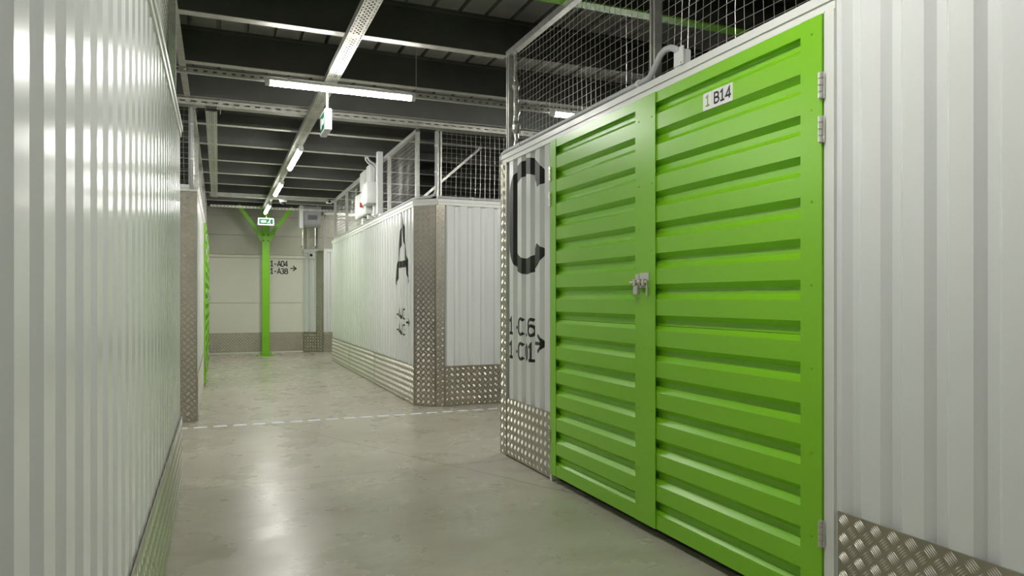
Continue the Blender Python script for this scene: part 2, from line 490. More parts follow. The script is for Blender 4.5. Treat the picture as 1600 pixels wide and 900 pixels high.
# partition A beyond the crossing: long face, cut corner, front face
t = thing('wall_right_far', (XR, 8.0, 0), 'white corrugated partition marked A beyond the crossing', 'wall', kind='structure')
XA = 2.12; YA0, YA1 = 8.06, 14.54
pa = Plane((XA, 0), (0, 1), (-1, 0))
wa = Wave(centre=8.60, **WP)
for a, c in ((8.06, 9.536), (9.539, 11.012), (11.015, 12.488), (12.491, YA1)):
    vertical_sheet(pa, wa, a, c, 0.01, H, 0).build('corrugated_panel', 'white', t)
caps(t, pa, YA0, YA1)
tread_plate(t, pa, YA0 + 0.02, 10.35, 0.004, PL, 0.010)
tread_plate(t, pa, 10.356, 12.5, 0.004, PL, 0.010)
tread_plate(t, pa, 12.506, YA1, 0.004, PL, 0.010)
YF = 7.87; XF = 2.31
dv = Vector((XF - XA, YF - YA0)); 
pc = Plane((XA, YA0), (dv.x, dv.y), (dv.y, -dv.x))
g = pc.box(MB(), -0.02, dv.length, 0.0, H + 0.01, -0.004, 0.006).build('corner_guard', 'plate', t)
treads(pc, -0.01, dv.length, 0.0, H, 0.006).build('tread_bars', 'bars', g, kind='stuff')
caps(t, pc, -0.03, dv.length + 0.03)
pf = Plane((XF, YF), (1, 0), (0, -1))
g = pf.box(MB(), 0.0, 0.105, 0.0, H + 0.01, 0.0, 0.010).build('corner_guard', 'plate', t)
treads(pf, 0.0, 0.105, 0.0, H, 0.010).build('tread_bars', 'bars', g, kind='stuff')
wf = Wave(centre=0.26, **WP)
for a, c in ((0.02, 1.496), (1.499, 2.975)):
    vertical_sheet(pf, wf, a, c, 0.01, H, 0).build('corrugated_panel', 'white', t)
caps(t, pf, 0.0, 2.975)
tread_plate(t, pf, 0.11, 1.6, 0.004, PL, 0.008)
tread_plate(t, pf, 1.603, 2.975, 0.004, PL, 0.008)
# end face of A towards the far crossing
pe = Plane((XA, YA1), (1, 0), (0, 1))
vertical_sheet(pe, Wave(centre=0.2, **WP), 0.0, 3.0, 0.01, H, 0).build('corrugated_panel', 'white', t)
lettering('letter', t, pa, 'A', 9.06, 1.43, 0.70, 0.82, 0.085, wave=wa, flip=True)
lettering('lettering', t, pa, '1-A40', 9.13, 0.99, 0.115, 0.13, 0.02, wave=wa, flip=True)
lettering('lettering', t, pa, '1-A03', 9.13, 0.795, 0.115, 0.13, 0.02, wave=wa, flip=True)
lettering('arrow', t, pa, '>', 8.50, 0.89, 0.12, 0.13, 0.027, wave=wa, flip=True)

# far left partition with green doors
XLF = -0.20
t = thing('wall_left_far', (XLF, 8.0, 0), 'far left white partition with tread-plate corner and green doors', 'wall', kind='structure')
plf = Plane((XLF, 0), (0, 1), (1, 0))
wlf = Wave(centre=8.0, **WP)
YL0, YL1 = 7.85, 17.18
LD = ((10.9, 12.75), (13.05, 14.9))
for a, c in ((YL0, 9.3), (9.303, 10.86), (12.79, 13.01), (14.94, 16.0), (16.003, YL1)):
    vertical_sheet(plf, wlf, a, c, 0.01, H, 0).build('corrugated_panel', 'white', t)
    tread_plate(t, plf, a + 0.003, c, 0.004, PL, 0.010)
caps(t, plf, YL0, YL1)
plf2 = Plane((XLF, YL0), (-1, 0), (0, -1))
g = plf2.box(MB(), -0.004, 0.155, 0.0, H, 0.0, 0.008).build('corner_guard', 'plate', t)
treads(plf2, -0.004, 0.155, 0.0, H, 0.008).build('tread_bars', 'bars', g, kind='stuff')
vertical_sheet(plf2, Wave(centre=0.2, **WP), 0.0, 3.2, 0.01, H, -0.002).build('corrugated_panel', 'white', t)
caps(t, plf2, 0.0, 3.2)
tread_plate(t, plf2, 0.158, 3.2, 0.004, PL, 0.006)

# back wall: flat sandwich panels, ledge, tread-plate skirting
YB = 17.2
t = thing('wall_back', (0.9, YB, 0), 'flat cream panel wall at the end of the corridor with direction text', 'wall', kind='structure')
pb = Plane((0, YB), (1, 0), (0, -1))
ZS = [0.0, 1.145, 2.17]
for i in range(2):
    pb.box(MB(), -0.19, 1.90, ZS[i] + 0.004, ZS[i + 1] - 0.004, -0.06, 0.0).build('wall_panel', 'panel', t)
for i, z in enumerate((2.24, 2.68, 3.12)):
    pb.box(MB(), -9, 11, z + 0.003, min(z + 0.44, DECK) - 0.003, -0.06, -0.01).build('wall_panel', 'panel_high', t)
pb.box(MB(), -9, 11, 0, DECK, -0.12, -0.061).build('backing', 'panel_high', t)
pb.box(MB(), -0.19, 1.88, 2.17, 2.235, -0.06, 0.035).build('ledge', 'panel', t, bevel=0.006)
tread_plate(t, pb, -0.19, 1.90, 0.03, PL, 0.008)
pb.box(MB(), -0.19, 1.90, 0.0, 0.028, -0.02, 0.014).build('floor_fillet', 'panel', t)
lettering('lettering', t, pb, '1-A04', 1.10, 1.985, 0.079, 0.125, 0.023, flip=False)
lettering('lettering', t, pb, '1-A38', 1.10, 1.815, 0.079, 0.125, 0.023, flip=False)
lettering('arrow', t, pb, '>', 1.545, 1.885, 0.098, 0.115, 0.025)

# partition at the back right, with a cut corner
t = thing('wall_back_right', (2.2, 16.9, 0), 'small white partition with tread-plate corner right of the back wall', 'wall', kind='structure')
q0, q1, q2 = Vector((1.84, 17.19)), Vector((2.12, 16.98)), Vector((2.26, 16.87))
d = q1 - q0; p1 = Plane(q0, (d.x, d.y), (d.y, -d.x))
vertical_sheet(p1, Wave(centre=0.12, **WP), 0, d.length, 0.01, H, 0).build('corrugated_panel', 'white', t)
caps(t, p1, 0, d.length); tread_plate(t, p1, 0.0, d.length, 0.004, PL, 0.010)
d = q2 - q1; p2 = Plane(q1, (d.x, d.y), (d.y, -d.x))
g = p2.box(MB(), -0.01, d.length, 0.0, H + 0.02, 0.0, 0.010).build('corner_guard', 'plate', t)
treads(p2, -0.01, d.length, 0.0, H, 0.010).build('tread_bars', 'bars', g, kind='stuff')
p3 = Plane(q2, (1, 0), (0, -1))
vertical_sheet(p3, Wave(centre=0.12, **WP), 0, 2.6, 0.01, H, 0).build('corrugated_panel', 'white', t)
caps(t, p3, 0, 2.6); tread_plate(t, p3, 0.0, 2.6, 0.004, PL, 0.010)

# wall behind the viewer, out of view, closes the corridor
MBk = MB().box(-9, 11, -7.1, -7.0, 0, DECK).build('wall_behind', 'panel')
tag(MBk, 'plain pale wall closing the hall behind the viewer', 'wall', kind='structure')

# ------------------------------------------------------------------ doors
DW = dict(pitch=0.1605, groove=0.028, slope=0.026, depth=0.030)
def hinge(pl, s, z, parent, out, length=0.1, w=0.011):
    mb = MB()
    pl.box(mb, s - w, s + w, z - length / 2, z + length / 2, out - 0.002, out + 0.003)
    for i in range(4):
        a, c = z - length / 2 + i * length / 4 + 0.002, z - length / 2 + (i + 1) * length / 4 - 0.002
        mb.tube([pl.p(s, a, out + 0.008), pl.p(s, c, out + 0.008)], 0.0085, 8)
    for dz in (-0.33, 0.33):
        for ds in (-.62, .62):
            mb.tube([pl.p(s + ds * w, z + dz * length, out), pl.p(s + ds * w, z + dz * length, out + 0.005)], 0.004, 6)
    return mb.build('hinge', 'steel', parent)

def door_leaf(parent, pl, s0, s1, z0, z1, st0, st1, out, seam=None, c0=None, top=0.055, bottom=0.075, s0_sheet=None, s1_sheet=None):
    """steel leaf: stiles and rails as one frame, level-folded sheets behind"""
    dep, th = 0.036, 0.003
    u1 = s1 if s1_sheet is None else s1_sheet
    u0 = s0 if s0_sheet is None else s0_sheet
    mb = MB()
    if st0: pl.box(mb, s0, s0 + st0, z0, z1, out - th, out)      # flat cover strips over the folded sheet
    if st1: pl.box(mb, s1 - st1, s1, z0, z1, out - th, out)
    if s0_sheet is None: pl.box(mb, s0, s0 + 0.004, z0, z1, out - dep, out - th)
    if s1_sheet is None: pl.box(mb, s1 - 0.004, s1, z0, z1, out - dep, out - th)
    pl.box(mb, u0 + 0.004, u1 - 0.004, z1 - top, z1, out - dep, out - th)
    pl.box(mb, u0 + 0.004, u1 - 0.004, z0, z0 + bottom, out - dep, out - th)
    fr = mb.build('door_leaf', 'green', parent)
    w = Wave(centre=c0, **DW)
    za, zb = z0 + bottom, z1 - top
    cuts = [za, seam, zb] if seam else [za, zb]
    for i in range(len(cuts) - 1):
        horizontal_sheet(pl, w, u0 + 0.004, u1 - 0.004, cuts[i] + 0.001, cuts[i + 1] - 0.001, out - th).build('folded_sheet', 'green', fr)
    return fr

def screws(fr, pl, pts, out):
    for s, z in pts:
        MB().tube([pl.p(s, z, out), pl.p(s, z, out + 0.003)], 0.0045, 6).build('screw', 'green_col', fr)

t = thing('door_1', (XR, 3.2, 0), 'large lime green steel double door with level folds and padlock', 'door', kind='structure')
DO = 0.026      # face of the leaves in front of the wall plane
Z0, Z1 = 0.052, 2.322
YM = 3.115
mb = MB()
pr.box(mb, D0 - 0.05, D0 - 0.004, 0.0, H - 0.006, -0.05, 0.014)
pr.box(mb, D1 + 0.004, D1 + 0.024, 0.0, H, -0.05, 0.014)
pr.box(mb, D0 - 0.004, D1 + 0.004, Z1 + 0.004, H, -0.05, 0.012)
mb.build('door_frame', 'white_trim', t)
pr.box(MB(), D0, D1, 0.0, 0.05, -0.12, -0.05).build('threshold', 'dark', t)
rl = door_leaf(t, pr, D0, YM - 0.003, Z0, Z1, 0.105, 0.0, DO - 0.004, seam=1.107, c0=2.246, s1_sheet=YM + 0.06)
ll = door_leaf(t, pr, YM, D1, Z0, Z1, 0.19, 0.085, DO, seam=1.107, c0=2.246, s0_sheet=YM + 0.062)
MB_in = pr.box(MB(), D0, D1, Z0, Z1, -0.06, -0.05).build('inner_lining', 'dark', t)  # sheet coloured dark for the unlit hollow behind the folds
for z in (2.05, 1.885, 0.365):
    hinge(pr, D0 - 0.002, z, rl, DO - 0.004)
for z in (2.10, 1.925, 0.31):
    hinge(pr, D1 + 0.002, z, ll, DO - 0.004)
screws(rl, pr, [(D0 + 0.05, z) for z in (2.26, 1.97, 1.62, 1.3, 0.98, 0.66, 0.34, 0.12)], DO - 0.004)
screws(ll, pr, [(YM + 0.155, z) for z in (2.2, 1.85, 1.62, 0.98, 0.66, 0.34)] + [(YM + 0.03, z) for z in (2.2, 1.85, 1.5, 0.98, 0.66)], DO)
# sliding bolt on the meeting stile
mb = MB()
pr.box(mb, 3.165, 3.255, 1.305, 1.385, DO, DO + 0.006)
pr.box(mb, 3.262, 3.296, 1.310, 1.380, DO, DO + 0.006)
pr.box(mb, 3.165, 3.178, 1.262, 1.330, DO + 0.006, DO + 0.016)
for s in (3.19, 3.225, 3.275):
    pr.box(mb, s - 0.008, s + 0.008, 1.318, 1.352, DO + 0.006, DO + 0.030)
mb.tube([pr.p(3.16, 1.335, DO + 0.017), pr.p(3.325, 1.335, DO + 0.017)], 0.0085, 10)
mb.build('slide_bolt', 'steel', ll)
# number plate on the right leaf
NS, NZ = 2.70, 2.0855
pr.box(MB(), 2.522, 2.728, 2.1255, 2.206, DO - 0.0072, DO - 0.0055).build('number_plate', 'sign_white', rl)
pr.box(MB(), 2.663, 2.6645, 2.128, 2.204, DO - 0.0055, DO - 0.0052).build('divider_line', 'conduit', rl)
lettering('number', rl, pr, '1', 2.715, 2.142, 0.042, 0.050, 0.0082, 'sign_green', flip=True, base_out=DO - 0.0055)
lettering('number', rl, pr, 'B14', 2.651, 2.142, 0.0405, 0.050, 0.0092, 'black', flip=True, base_out=DO - 0.0055)
# padlock
pk = thing('padlock', (XR - DO - 0.03, 3.243, 1.265), 'small grey padlock hanging from the bolt of the green door', 'padlock')
pr.box(MB(), 3.220, 3.264, 1.272, 1.314, DO + 0.022, DO + 0.042).build('body', 'steel', pk, bevel=0.004)
sh = [(3.228, 1.31)] + [(3.242 + 0.014 * -math.cos(math.pi * i / 8), 1.335 + 0.014 * math.sin(math.pi * i / 8)) for i in range(9)] + [(3.256, 1.31)]
MB().tube([pr.p(s, z, DO + 0.032) for s, z in sh], 0.0042, 8).build('shackle', 'steel', pk, smooth=True)

for i, (a, c) in enumerate(LD):
    t = thing('door_%d' % (i + 2), (XLF, (a + c) / 2, 0), ['nearer', 'farther'][i] + ' green folded steel double door on the far left partition', 'door', kind='structure')
    mb = MB()
    plf.box(mb, a - 0.04, a, 0, H, -0.05, 0.012); plf.box(mb, c, c + 0.04, 0, H, -0.05, 0.012); plf.box(mb, a, c, Z1, H, -0.05, 0.012)
    mb.build('door_frame', 'white_trim', t)
    md = (a + c) / 2
    l1 = door_leaf(t, plf, a + 0.003, md, Z0, Z1 - 0.004, 0.06, 0.10, 0.04, c0=2.246)
    l2 = door_leaf(t, plf, md + 0.003, c - 0.003, Z0, Z1 - 0.004, 0.06, 0.06, 0.036, c0=2.246)
    mb = MB(); plf.box(mb, md - 0.09, md - 0.02, 1.29, 1.36, 0.04, 0.05); mb.tube([plf.p(md - 0.14, 1.33, 0.06), plf.p(md + 0.03, 1.33, 0.06)], 0.01, 8); plf.box(mb, md - 0.07, md - 0.03, 1.22, 1.30, 0.05, 0.085)
    mb.build('slide_bolt', 'steel', l1)
    for z in (2.1, 1.9, 0.33): hinge(plf, a, z, l1, 0.036)

# ------------------------------------------------------------------ mesh fences on top of the partitions
def fence(name_label, pl, s0, s1, posts, z0=CAP, z1=3.235, out=-0.045, mw=0.06, mh=0.055, end_in=True, wob=0.004):
    t = thing('mesh_fence', pl.p((s0 + s1) / 2, z0, out), name_label, 'mesh fence')
    for s in posts:
        mb = MB()
        pl.box(mb, s - 0.024, s + 0.024, z0, z1, out - 0.022, out - 0.019)
        pl.box(mb, s - 0.024, s - 0.021, z0, z1, out - 0.019, out + 0.022)
        pl.box(mb, s + 0.021, s + 0.024, z0, z1, out - 0.019, out + 0.022)
        pl.box(mb, s - 0.021, s - 0.011, z0, z1, out + 0.019, out + 0.022)
        pl.box(mb, s + 0.011, s + 0.021, z0, z1, out + 0.019, out + 0.022)
        mb.build('post', 'galv', t)
    pl.box(pl.box(MB(), s0, s1, z1 - 0.045, z1, out - 0.024, out + 0.024), s0, s1, z1, z1 + 0.012, out - 0.012, out + 0.012).build('top_rail', 'galv', t)
    mb = MB(); r = random.Random(int((s0 + s1) * 100) + 5)
    n = int((s1 - s0) / mw); k = int((z1 - z0) / mh); oo = out - 0.026
    ph = [r.uniform(0, 6.28) for _ in range(6)]
    def off(s, z):
        return (wob * 2 * math.sin(s * 1.9 + ph[0] + z * 4), wob * math.sin(z * 9 + s * 6 + ph[1]), wob * 1.6 * math.sin(s * 3.1 + z * 5 + ph[2]))
    wr_ = 0.0014
    for i in range(n + 1):
        pts = []
        for j in range(0, k + 2, 3):
            z = min(z0 + j * mh, z1 - 0.04); s = s0 + i * mw; a = off(s, z)
            pts.append(pl.p(s + a[0], z, oo + a[2]))
        pts.append(pl.p(s0 + i * mw + off(s0 + i * mw, z1 - .02)[0], z1 - 0.02, oo))
        mb.tube(pts, wr_, 4, cap=False)
    for j in range(1, k + 1):
        z = z0 + j * mh; pts = []
        for i in range(0, n + 1, 4):
            s = s0 + i * mw; a = off(s, z)
            pts.append(pl.p(s, z + a[1], oo + a[2] + 0.003))
        pts.append(pl.p(s1, z, oo + 0.003))
        mb.tube(pts, wr_, 4, cap=False)
    mb.build('wire_mesh', 'galv', t, kind='stuff')
    return t

fence('galvanised wire mesh fence on top of the partition with the green door', pr, -1.9, 5.30, (-1.88, 0.66, 3.215, 5.27))
fence('wire mesh fence on top of the near left partition', pL, -2.1, 5.20, (-2.08, 0.35, 2.76, 5.17))
fence('wire mesh fence on top of the long face of partition A', pa, 8.12, 14.5, (8.14, 9.62, 11.3, 13.1, 14.47))
fence('wire mesh fence with square grid on the front face of partition A', pf, 0.03, 2.9, (0.055, 2.87))
fence('wire mesh fence on top of the far left partition', plf, 7.98, 17.1, (9.4, 11.5, 13.6, 15.8))
fence('wire mesh fence on the front face of the far left partition', plf2, 0.0, 3.1, (0.055, 1.6, 3.08))
fence('wire mesh fence above the small partition at the back right', p3, 0.0, 2.5, (0.03, 0.9, 2.47))
fence('short wire mesh fence over the cut corner beside the back wall', p1, 0.0, 0.36, (0.03, 0.33))

# ------------------------------------------------------------------ cable trays and struts
def perforated(mb, fn, s0, s1, w, rows, step, slot):
    """flat perforated strip: fn(s, t) -> point for t across in 0..w; rows: list of (t0, t1, phase) slot rows"""
    edges = [0.0]
    for a, c, ph in rows: edges += [a, c]
    edges.append(w)
    th = 0.0015
    def plate(sa, sb, ta, tb):
        mb.quad(fn(sa, ta, 0), fn(sb, ta, 0), fn(sb, tb, 0), fn(sa, tb, 0))
        mb.quad(fn(sa, ta, th), fn(sa, tb, th), fn(sb, tb, th), fn(sb, ta, th))
    for i in range(0, len(edges), 2):
        plate(s0, s1, edges[i], edges[i + 1])
    for a, c, ph in rows:
        s = s0 - ph * step
        while s < s1:
            x0, x1 = max(s0, s), min(s1, s + step - slot)
            if x1 > x0: plate(x0, x1, a, c)
            s += step
TR = [(0.008, 0.016, 0), (0.030, 0.040, 0.5), (0.047, 0.060, 0), (0.066, 0.076, 0.5), (0.092, 0.100, 0)]
def tray_y(label, xc, z, ya, yb, w=0.108, side=0.05):
    t = thing('cable_tray', (xc, ya, z), label, 'cable tray', 'perforated cable trays')
    mb = MB(); perforated(mb, lambda s, u, o: (xc - w / 2 + u, s, z + o), ya, yb, w, TR, 0.05, 0.022)
    mb.build('perforated_base', 'tray', t)
    for sx in (-1, 1):
        x = xc + sx * w / 2
        MB().box(min(x, x - sx * 0.0015), max(x, x - sx * 0.0015), ya, yb, z + 0.0015, z + side).build('side_wall', 'tray', t)
    return t
XT = 0.895
tray_y('perforated cable tray running down the middle of the corridor ceiling', XT, 3.105, -4.4, 15.6)
tray_y('short perforated cable tray along the left edge beyond the cross tray', -0.065, 3.118, 7.70, 14.2)
# cross tray in front of the far partitions
t = thing('cable_tray', (1.0, 7.70, 3.17), 'perforated cable tray crossing the ceiling in front of partition A', 'cable tray', 'perforated cable trays')
mb = MB(); perforated(mb, lambda s, u, o: (s, 7.70 + u, 3.17 + o), -3.2, 5.4, 0.108, TR, 0.05, 0.022); mb.build('perforated_base', 'tray', t)
for yy in (7.6985, 7.808):
    mb = MB(); perforated(mb, lambda s, u, o: (s, yy + o, 3.1715 + u), -3.2, 5.4, 0.06, [(0.024, 0.038, 0)], 0.1, 0.055); mb.build('side_wall', 'tray', t)
# far cross tray before the back wall
t = thing('cable_tray', (1.0, 14.3, 3.157), 'perforated cable tray crossing the ceiling near the back wall', 'cable tray', 'perforated cable trays')
mb = MB(); perforated(mb, lambda s, u, o: (s, 14.3 + u, 3.157 + o), -0.15, 2.0, 0.108, TR, 0.05, 0.022); mb.build('perforated_base', 'tray', t)
for yy in (14.2985, 14.408):
    mb = MB(); perforated(mb, lambda s, u, o: (s, yy + o, 3.1585 + u), -0.15, 2.0, 0.06, [(0.024, 0.038, 0)], 0.1, 0.055); mb.build('side_wall', 'tray', t)
# punched strut that carries the crosswise tube lamp
t = thing('punched_strut', (1.0, 6.115, 3.025), 'narrow punched steel strut carrying the crosswise tube lamp', 'strut')
mb = MB(); perforated(mb, lambda s, u, o: (s, 6.115 + o, 3.025 + u), -2.6, 5.3, 0.041, [(0.013, 0.028, 0)], 0.07, 0.03)
mb.build('punched_face', 'tray', t)
MB().box(-2.6, 5.3, 6.115, 6.155, 3.0235, 3.025).build('lower_face', 'galv_dull', t)
MB().box(-2.6, 5.3, 6.115, 6.155, 3.066, 3.0675).build('upper_face', 'galv_dull', t)
t = thing('punched_strut', (1.0, 15.72, 3.025), 'punched steel strut crossing just before the green column', 'strut')
mb = MB(); perforated(mb, lambda s, u, o: (s, 15.72 + o, 3.125 + u), -0.15, 4.6, 0.041, [(0.013, 0.028, 0)], 0.07, 0.03)
mb.build('punched_face', 'tray', t)
MB().box(-0.15, 4.6, 15.72, 15.76, 3.1235, 3.125).build('lower_face', 'galv_dull', t)
for x in (2.4, 4.4): MB().tube([(x, 15.74, 3.124), (x, 15.74, DECK)], 0.005, 6).build('hanger_rod', 'galv_dull', t)
# hanger rods
for x, y, zt, lab in ((0.02, 7.75, 3.11, 'thin threaded hanger rod below the cross tray near the left'), (1.62, 6.13, 3.068, 'thin threaded hanger rod above the punched strut right of the lamp')):
    o = MB().tube([(x, y, zt), (x, y, DECK)], 0.004, 6).build('hanger_rod', 'galv_dull', None, origin=(x, y, zt)); tag(o, lab, 'rod')
# lengthwise edge beam above the left partition line
t = thing('edge_beam', (XL - 0.04, 6.5, 3.25), 'pale zinc edge beam above the left end of the crossing', 'beam')
MB().box(XL - 0.075, XL - 0.07, 5.0, 7.69, 3.24, 3.50).build('web', 'galv_dull', t)
MB().box(XL - 0.07, XL - 0.02, 5.0, 7.69, 3.24, 3.245).build('bottom_flange', 'galv_dull', t)

# ------------------------------------------------------------------ tube lamps
def tube_lamp(label, c, length, axis):
    t = thing('tube_lamp', c, label, 'lamp', 'white tube lamps')
    cx, cy, cz = c; hl = length / 2
    d = Vector((1, 0, 0)) if axis == 'x' else Vector((0, 1, 0)); s = Vector((0, 1, 0)) if axis == 'x' else Vector((1, 0, 0))
    def prism(a, bb, prof):
        mb = MB(); n = len(prof); C = Vector(c)
        for e in (a, bb):
            mb.v += [tuple(C + d * e + s * p + Vector((0, 0, q))) for p, q in prof]
        for i in range(n): mb.f.append((i, (i + 1) % n, n + (i + 1) % n, n + i))
        mb.f += [tuple(range(n)), tuple(range(2 * n - 1, n - 1, -1))]
        return mb
    prism(-hl, hl, [(-0.030, 0.012), (0.030, 0.012), (0.024, 0.040), (-0.024, 0.040)]).build('housing', 'plastic', t)
    arcp = [(0.031 * math.cos(math.radians(a)), 0.012 + 0.036 * math.sin(math.radians(a))) for a in range(180, 361, 20)]
    prism(-hl + 0.035, hl - 0.035, arcp).build('diffuser', 'lit', t)
    for e in (-1, 1):
        prism(e * hl - 0.0 if e < 0 else hl - 0.035, -hl + 0.035 if e < 0 else hl, [(p * 1.04, 0.012 + (q - 0.012) * 1.04) for p, q in arcp]).build('end_cap', 'plastic', t)
    for e in (-0.35, 0.35):
        C = Vector(c) + d * (e * length)
        MB().box(C.x - 0.012, C.x + 0.012, C.y - 0.012, C.y + (0.012 if axis == 'y' else 0.0555), cz + 0.040, cz + (0.108 if axis == 'y' else 0.0615)).build('clip', 'galv_dull', t)
    return t
ZT = 2.997
tube_lamp('lit tube lamp mounted crosswise under the corridor tray above the crossing', (0.97, 6.06, ZT), 1.24, 'x')
tube_lamp('lit tube lamp over the crossing seen through the mesh right of the C', (3.53, 6.06, ZT), 1.24, 'x')
tube_lamp('lit tube lamp over the left arm of the crossing behind the near left partition', (-1.7, 6.06, ZT), 1.24, 'x')
tube_lamp('lengthwise lit tube lamp, nearest of the row under the corridor tray', (XT, 9.33, ZT), 1.42, 'y')
tube_lamp('lengthwise lit tube lamp, middle one of the row under the corridor tray', (XT, 11.98, ZT), 1.42, 'y')
tube_lamp('lengthwise lit tube lamp, farthest of the row just before the green column', (XT, 14.7, ZT), 1.42, 'y')
tube_lamp('added tube lamp over the far crossing, unseen behind partition A, to brighten the back wall', (3.4, 15.665, ZT + 0.1), 1.24, 'x')  # added lamp, out of sight, lifts the light on the back wall
tube_lamp('lit tube lamp under the corridor tray just above the top of the picture', (XT, 1.75, ZT), 1.42, 'y')
tube_lamp('added tube lamp under the corridor tray behind the viewer, unseen fill light', (XT, -3.2, ZT), 1.42, 'y')  # added lamp, out of view, fills the near corridor

# ------------------------------------------------------------------ exit signs
es = thing('exit_sign', (0.875, 6.40, 2.70), 'double-sided exit sign box hanging edge-on below the crosswise lamp', 'exit sign')
MB().box(0.845, 0.905, 6.24, 6.56, 2.70, 2.885).build('case', 'plastic', es, bevel=0.006)
for sx, xx in ((-1, 0.843), (1, 0.905)):
    p = MB().box(xx, xx + 0.002, 6.265, 6.535, 2.722, 2.862).build('green_face', 'exit_green', es)
    xo = xx - 0.001 if sx < 0 else xx + 0.002
    MB().box(xo, xo + 0.001, 6.30, 6.40, 2.765, 2.815).box(xo, xo + 0.001, 6.43, 6.49, 2.745, 2.84).build('pictogram', 'sign_white', p)
MB().box(0.868, 0.882, 6.30, 6.33, 2.885, 3.107).build('hanger', 'plastic', es)
es = thing('exit_sign', (0.915, 15.55, 2.765), 'small green exit sign with white border hanging in front of the green column', 'exit sign')
MB().box(0.755, 1.075, 15.54, 15.59, 2.765, 2.915).build('case', 'plastic', es, bevel=0.006)
p = MB().box(0.78, 1.05, 15.537, 15.54, 2.787, 2.893).build('green_face', 'exit_green', es)
mb = MB().box(0.818, 0.918, 15.535, 15.537, 2.820, 2.860)
mb.tube([(0.993, 15.5365, 2.877), (0.993, 15.535, 2.877)], 0.011, 8)
mb.bar((0.988, 15.536, 2.860), (0.973, 15.536, 2.830), 0.025, 0.002, (0, 1, 0)).bar((0.973, 15.536, 2.833), (0.943, 15.536, 2.805), 0.012, 0.002, (0, 1, 0)).bar((0.978, 15.536, 2.833), (0.998, 15.536, 2.800), 0.012, 0.002, (0, 1, 0))
mb.build('pictogram', 'sign_white', p)
MB().box(0.915, 0.93, 15.555, 15.57, 2.915, 3.107).build('hanger', 'plastic', es)

# ------------------------------------------------------------------ green columns
def column(x, y, label, braces=True, w=0.155, plate=0.38):
    t = thing('steel_column', (x, y, 0), label, 'column')
    h = w / 2
    MB().box(x - h, x + h, y - h, y + h, 0.015, 3.25).build('shaft', 'green_col', t, bevel=0.008)
    MB().box(x - plate / 2, x + plate / 2, y - plate / 2, y + plate / 2, 0.0, 0.015).build('base_plate', 'green_col', t)
    for sx in (-1, 1):
        for sy in (-1, 1):
            px, py = x + sx * plate * .38, y + sy * plate * .38
            MB().tube([(px, py, 0.015), (px, py, 0.045)], 0.013, 6).build('bolt', 'steel', t)
    if braces:
        for sx in (-1, 1):
            b_ = MB().bar((x + sx * 0.05, y, 2.56), (x + sx * 0.56, y, 3.25), 0.08, 0.08, (0, 1, 0)).build('brace', 'green_col', t)
            MB().bar((x + sx * 0.06, y - 0.05, 2.50), (x + sx * 0.16, y - 0.05, 2.69), 0.10, 0.012, (0, 1, 0)).build('gusset_plate', 'green_col', b_)
        for sx in (-1, 1):
            for zz in (2.50, 2.62):
                MB().tube([(x + sx * 0.05, y - h, zz), (x + sx * 0.05, y - h - 0.02, zz)], 0.014, 6).build('bolt', 'dark', t)
        MB().box(x - 0.13, x + 0.13, y - 0.06, y + 0.06, 3.25, 3.262).build('head_plate', 'green_col', t)
    return t
column(0.955, 16.35, 'bright green steel column with two slanting braces before the back wall')
column(-0.41, yg, 'green steel column just showing through the mesh above the near left partition', braces=False, w=0.15, plate=0.19)

# ------------------------------------------------------------------ conduits, boxes, small fittings
def path_obj(label, pts, r, clips=(), name='conduit_pipe', cat='conduit', m='conduit'):
    t = thing(name, pts[0], label, cat)
    MB().tube(pts, r, 10).build('pipe', m, t, smooth=True)
    for c, ax in clips:
        c = Vector(c); a = Vector(ax) * 0.008
        MB().tube([c - a, c + a], r * 1.3, 10).build('pipe_clip', 'plastic', t)
    return t
xc = XR - 0.005
bend = [(xc, 3.27, 2.415), (xc, 3.20, 2.42), (xc, 3.165, 2.445), (xc, 3.13, 2.475), (xc - .005, 3.09, 2.505), (xc - .005, 3.045, 2.519), (xc - .003, 3.00, 2.515), (xc, 2.965, 2.497), (xc, 2.94, 2.472)]
path_obj('grey conduit along the top of the green door partition curving into a small box',
         [(xc, 5.335, 2.33), (xc, 5.325, 2.38), (xc, 5.30, 2.405), (xc, 5.25, 2.415), (xc, 4.2, 2.415)] + bend, 0.017,
         [((xc, 4.93, 2.415), (0, 1, 0)), ((xc, 3.30, 2.416), (0, 1, 0))])
jb = thing('junction_box', (XR, 2.92, CAP), 'small white junction box on the capping above the green door', 'junction box')
MB().box(XR - 0.02, XR + 0.03, 2.885, 2.965, CAP, 2.475).build('body', 'plastic', jb, bevel=0.005)
MB().box(XR - 0.028, XR - 0.02, 2.875, 2.905, CAP, 2.485).build('lid', 'plastic', jb)
MB().tube([(XR - 0.028, 2.89, 2.405), (XR - 0.032, 2.89, 2.405)], 0.005, 8).build('screw', 'steel', jb)
xa = XA - 0.006
path_obj('grey conduit along the top of partition A turning up at its cut corner',
         [(xa, 14.3, 2.412), (xa, 9.0, 2.412), (xa, 8.15, 2.412), (xa + .03, 8.03, 2.412), (XF - .06, 7.885, 2.416), (XF - 0.02, 7.855, 2.44), (XF, 7.85, 2.50), (XF, 7.85, 3.165)], 0.017,
         [((xa, 10.0, 2.412), (0, 1, 0)), ((XF, 7.85, 2.7), (0, 0, 1)), ((XF, 7.85, 3.0), (0, 0, 1))])
path_obj('grey conduit along the front capping of partition A', [(XF + 0.02, 7.855, 2.412), (5.2, 7.855, 2.412)], 0.016, [((2.75, 7.855, 2.412), (1, 0, 0))])
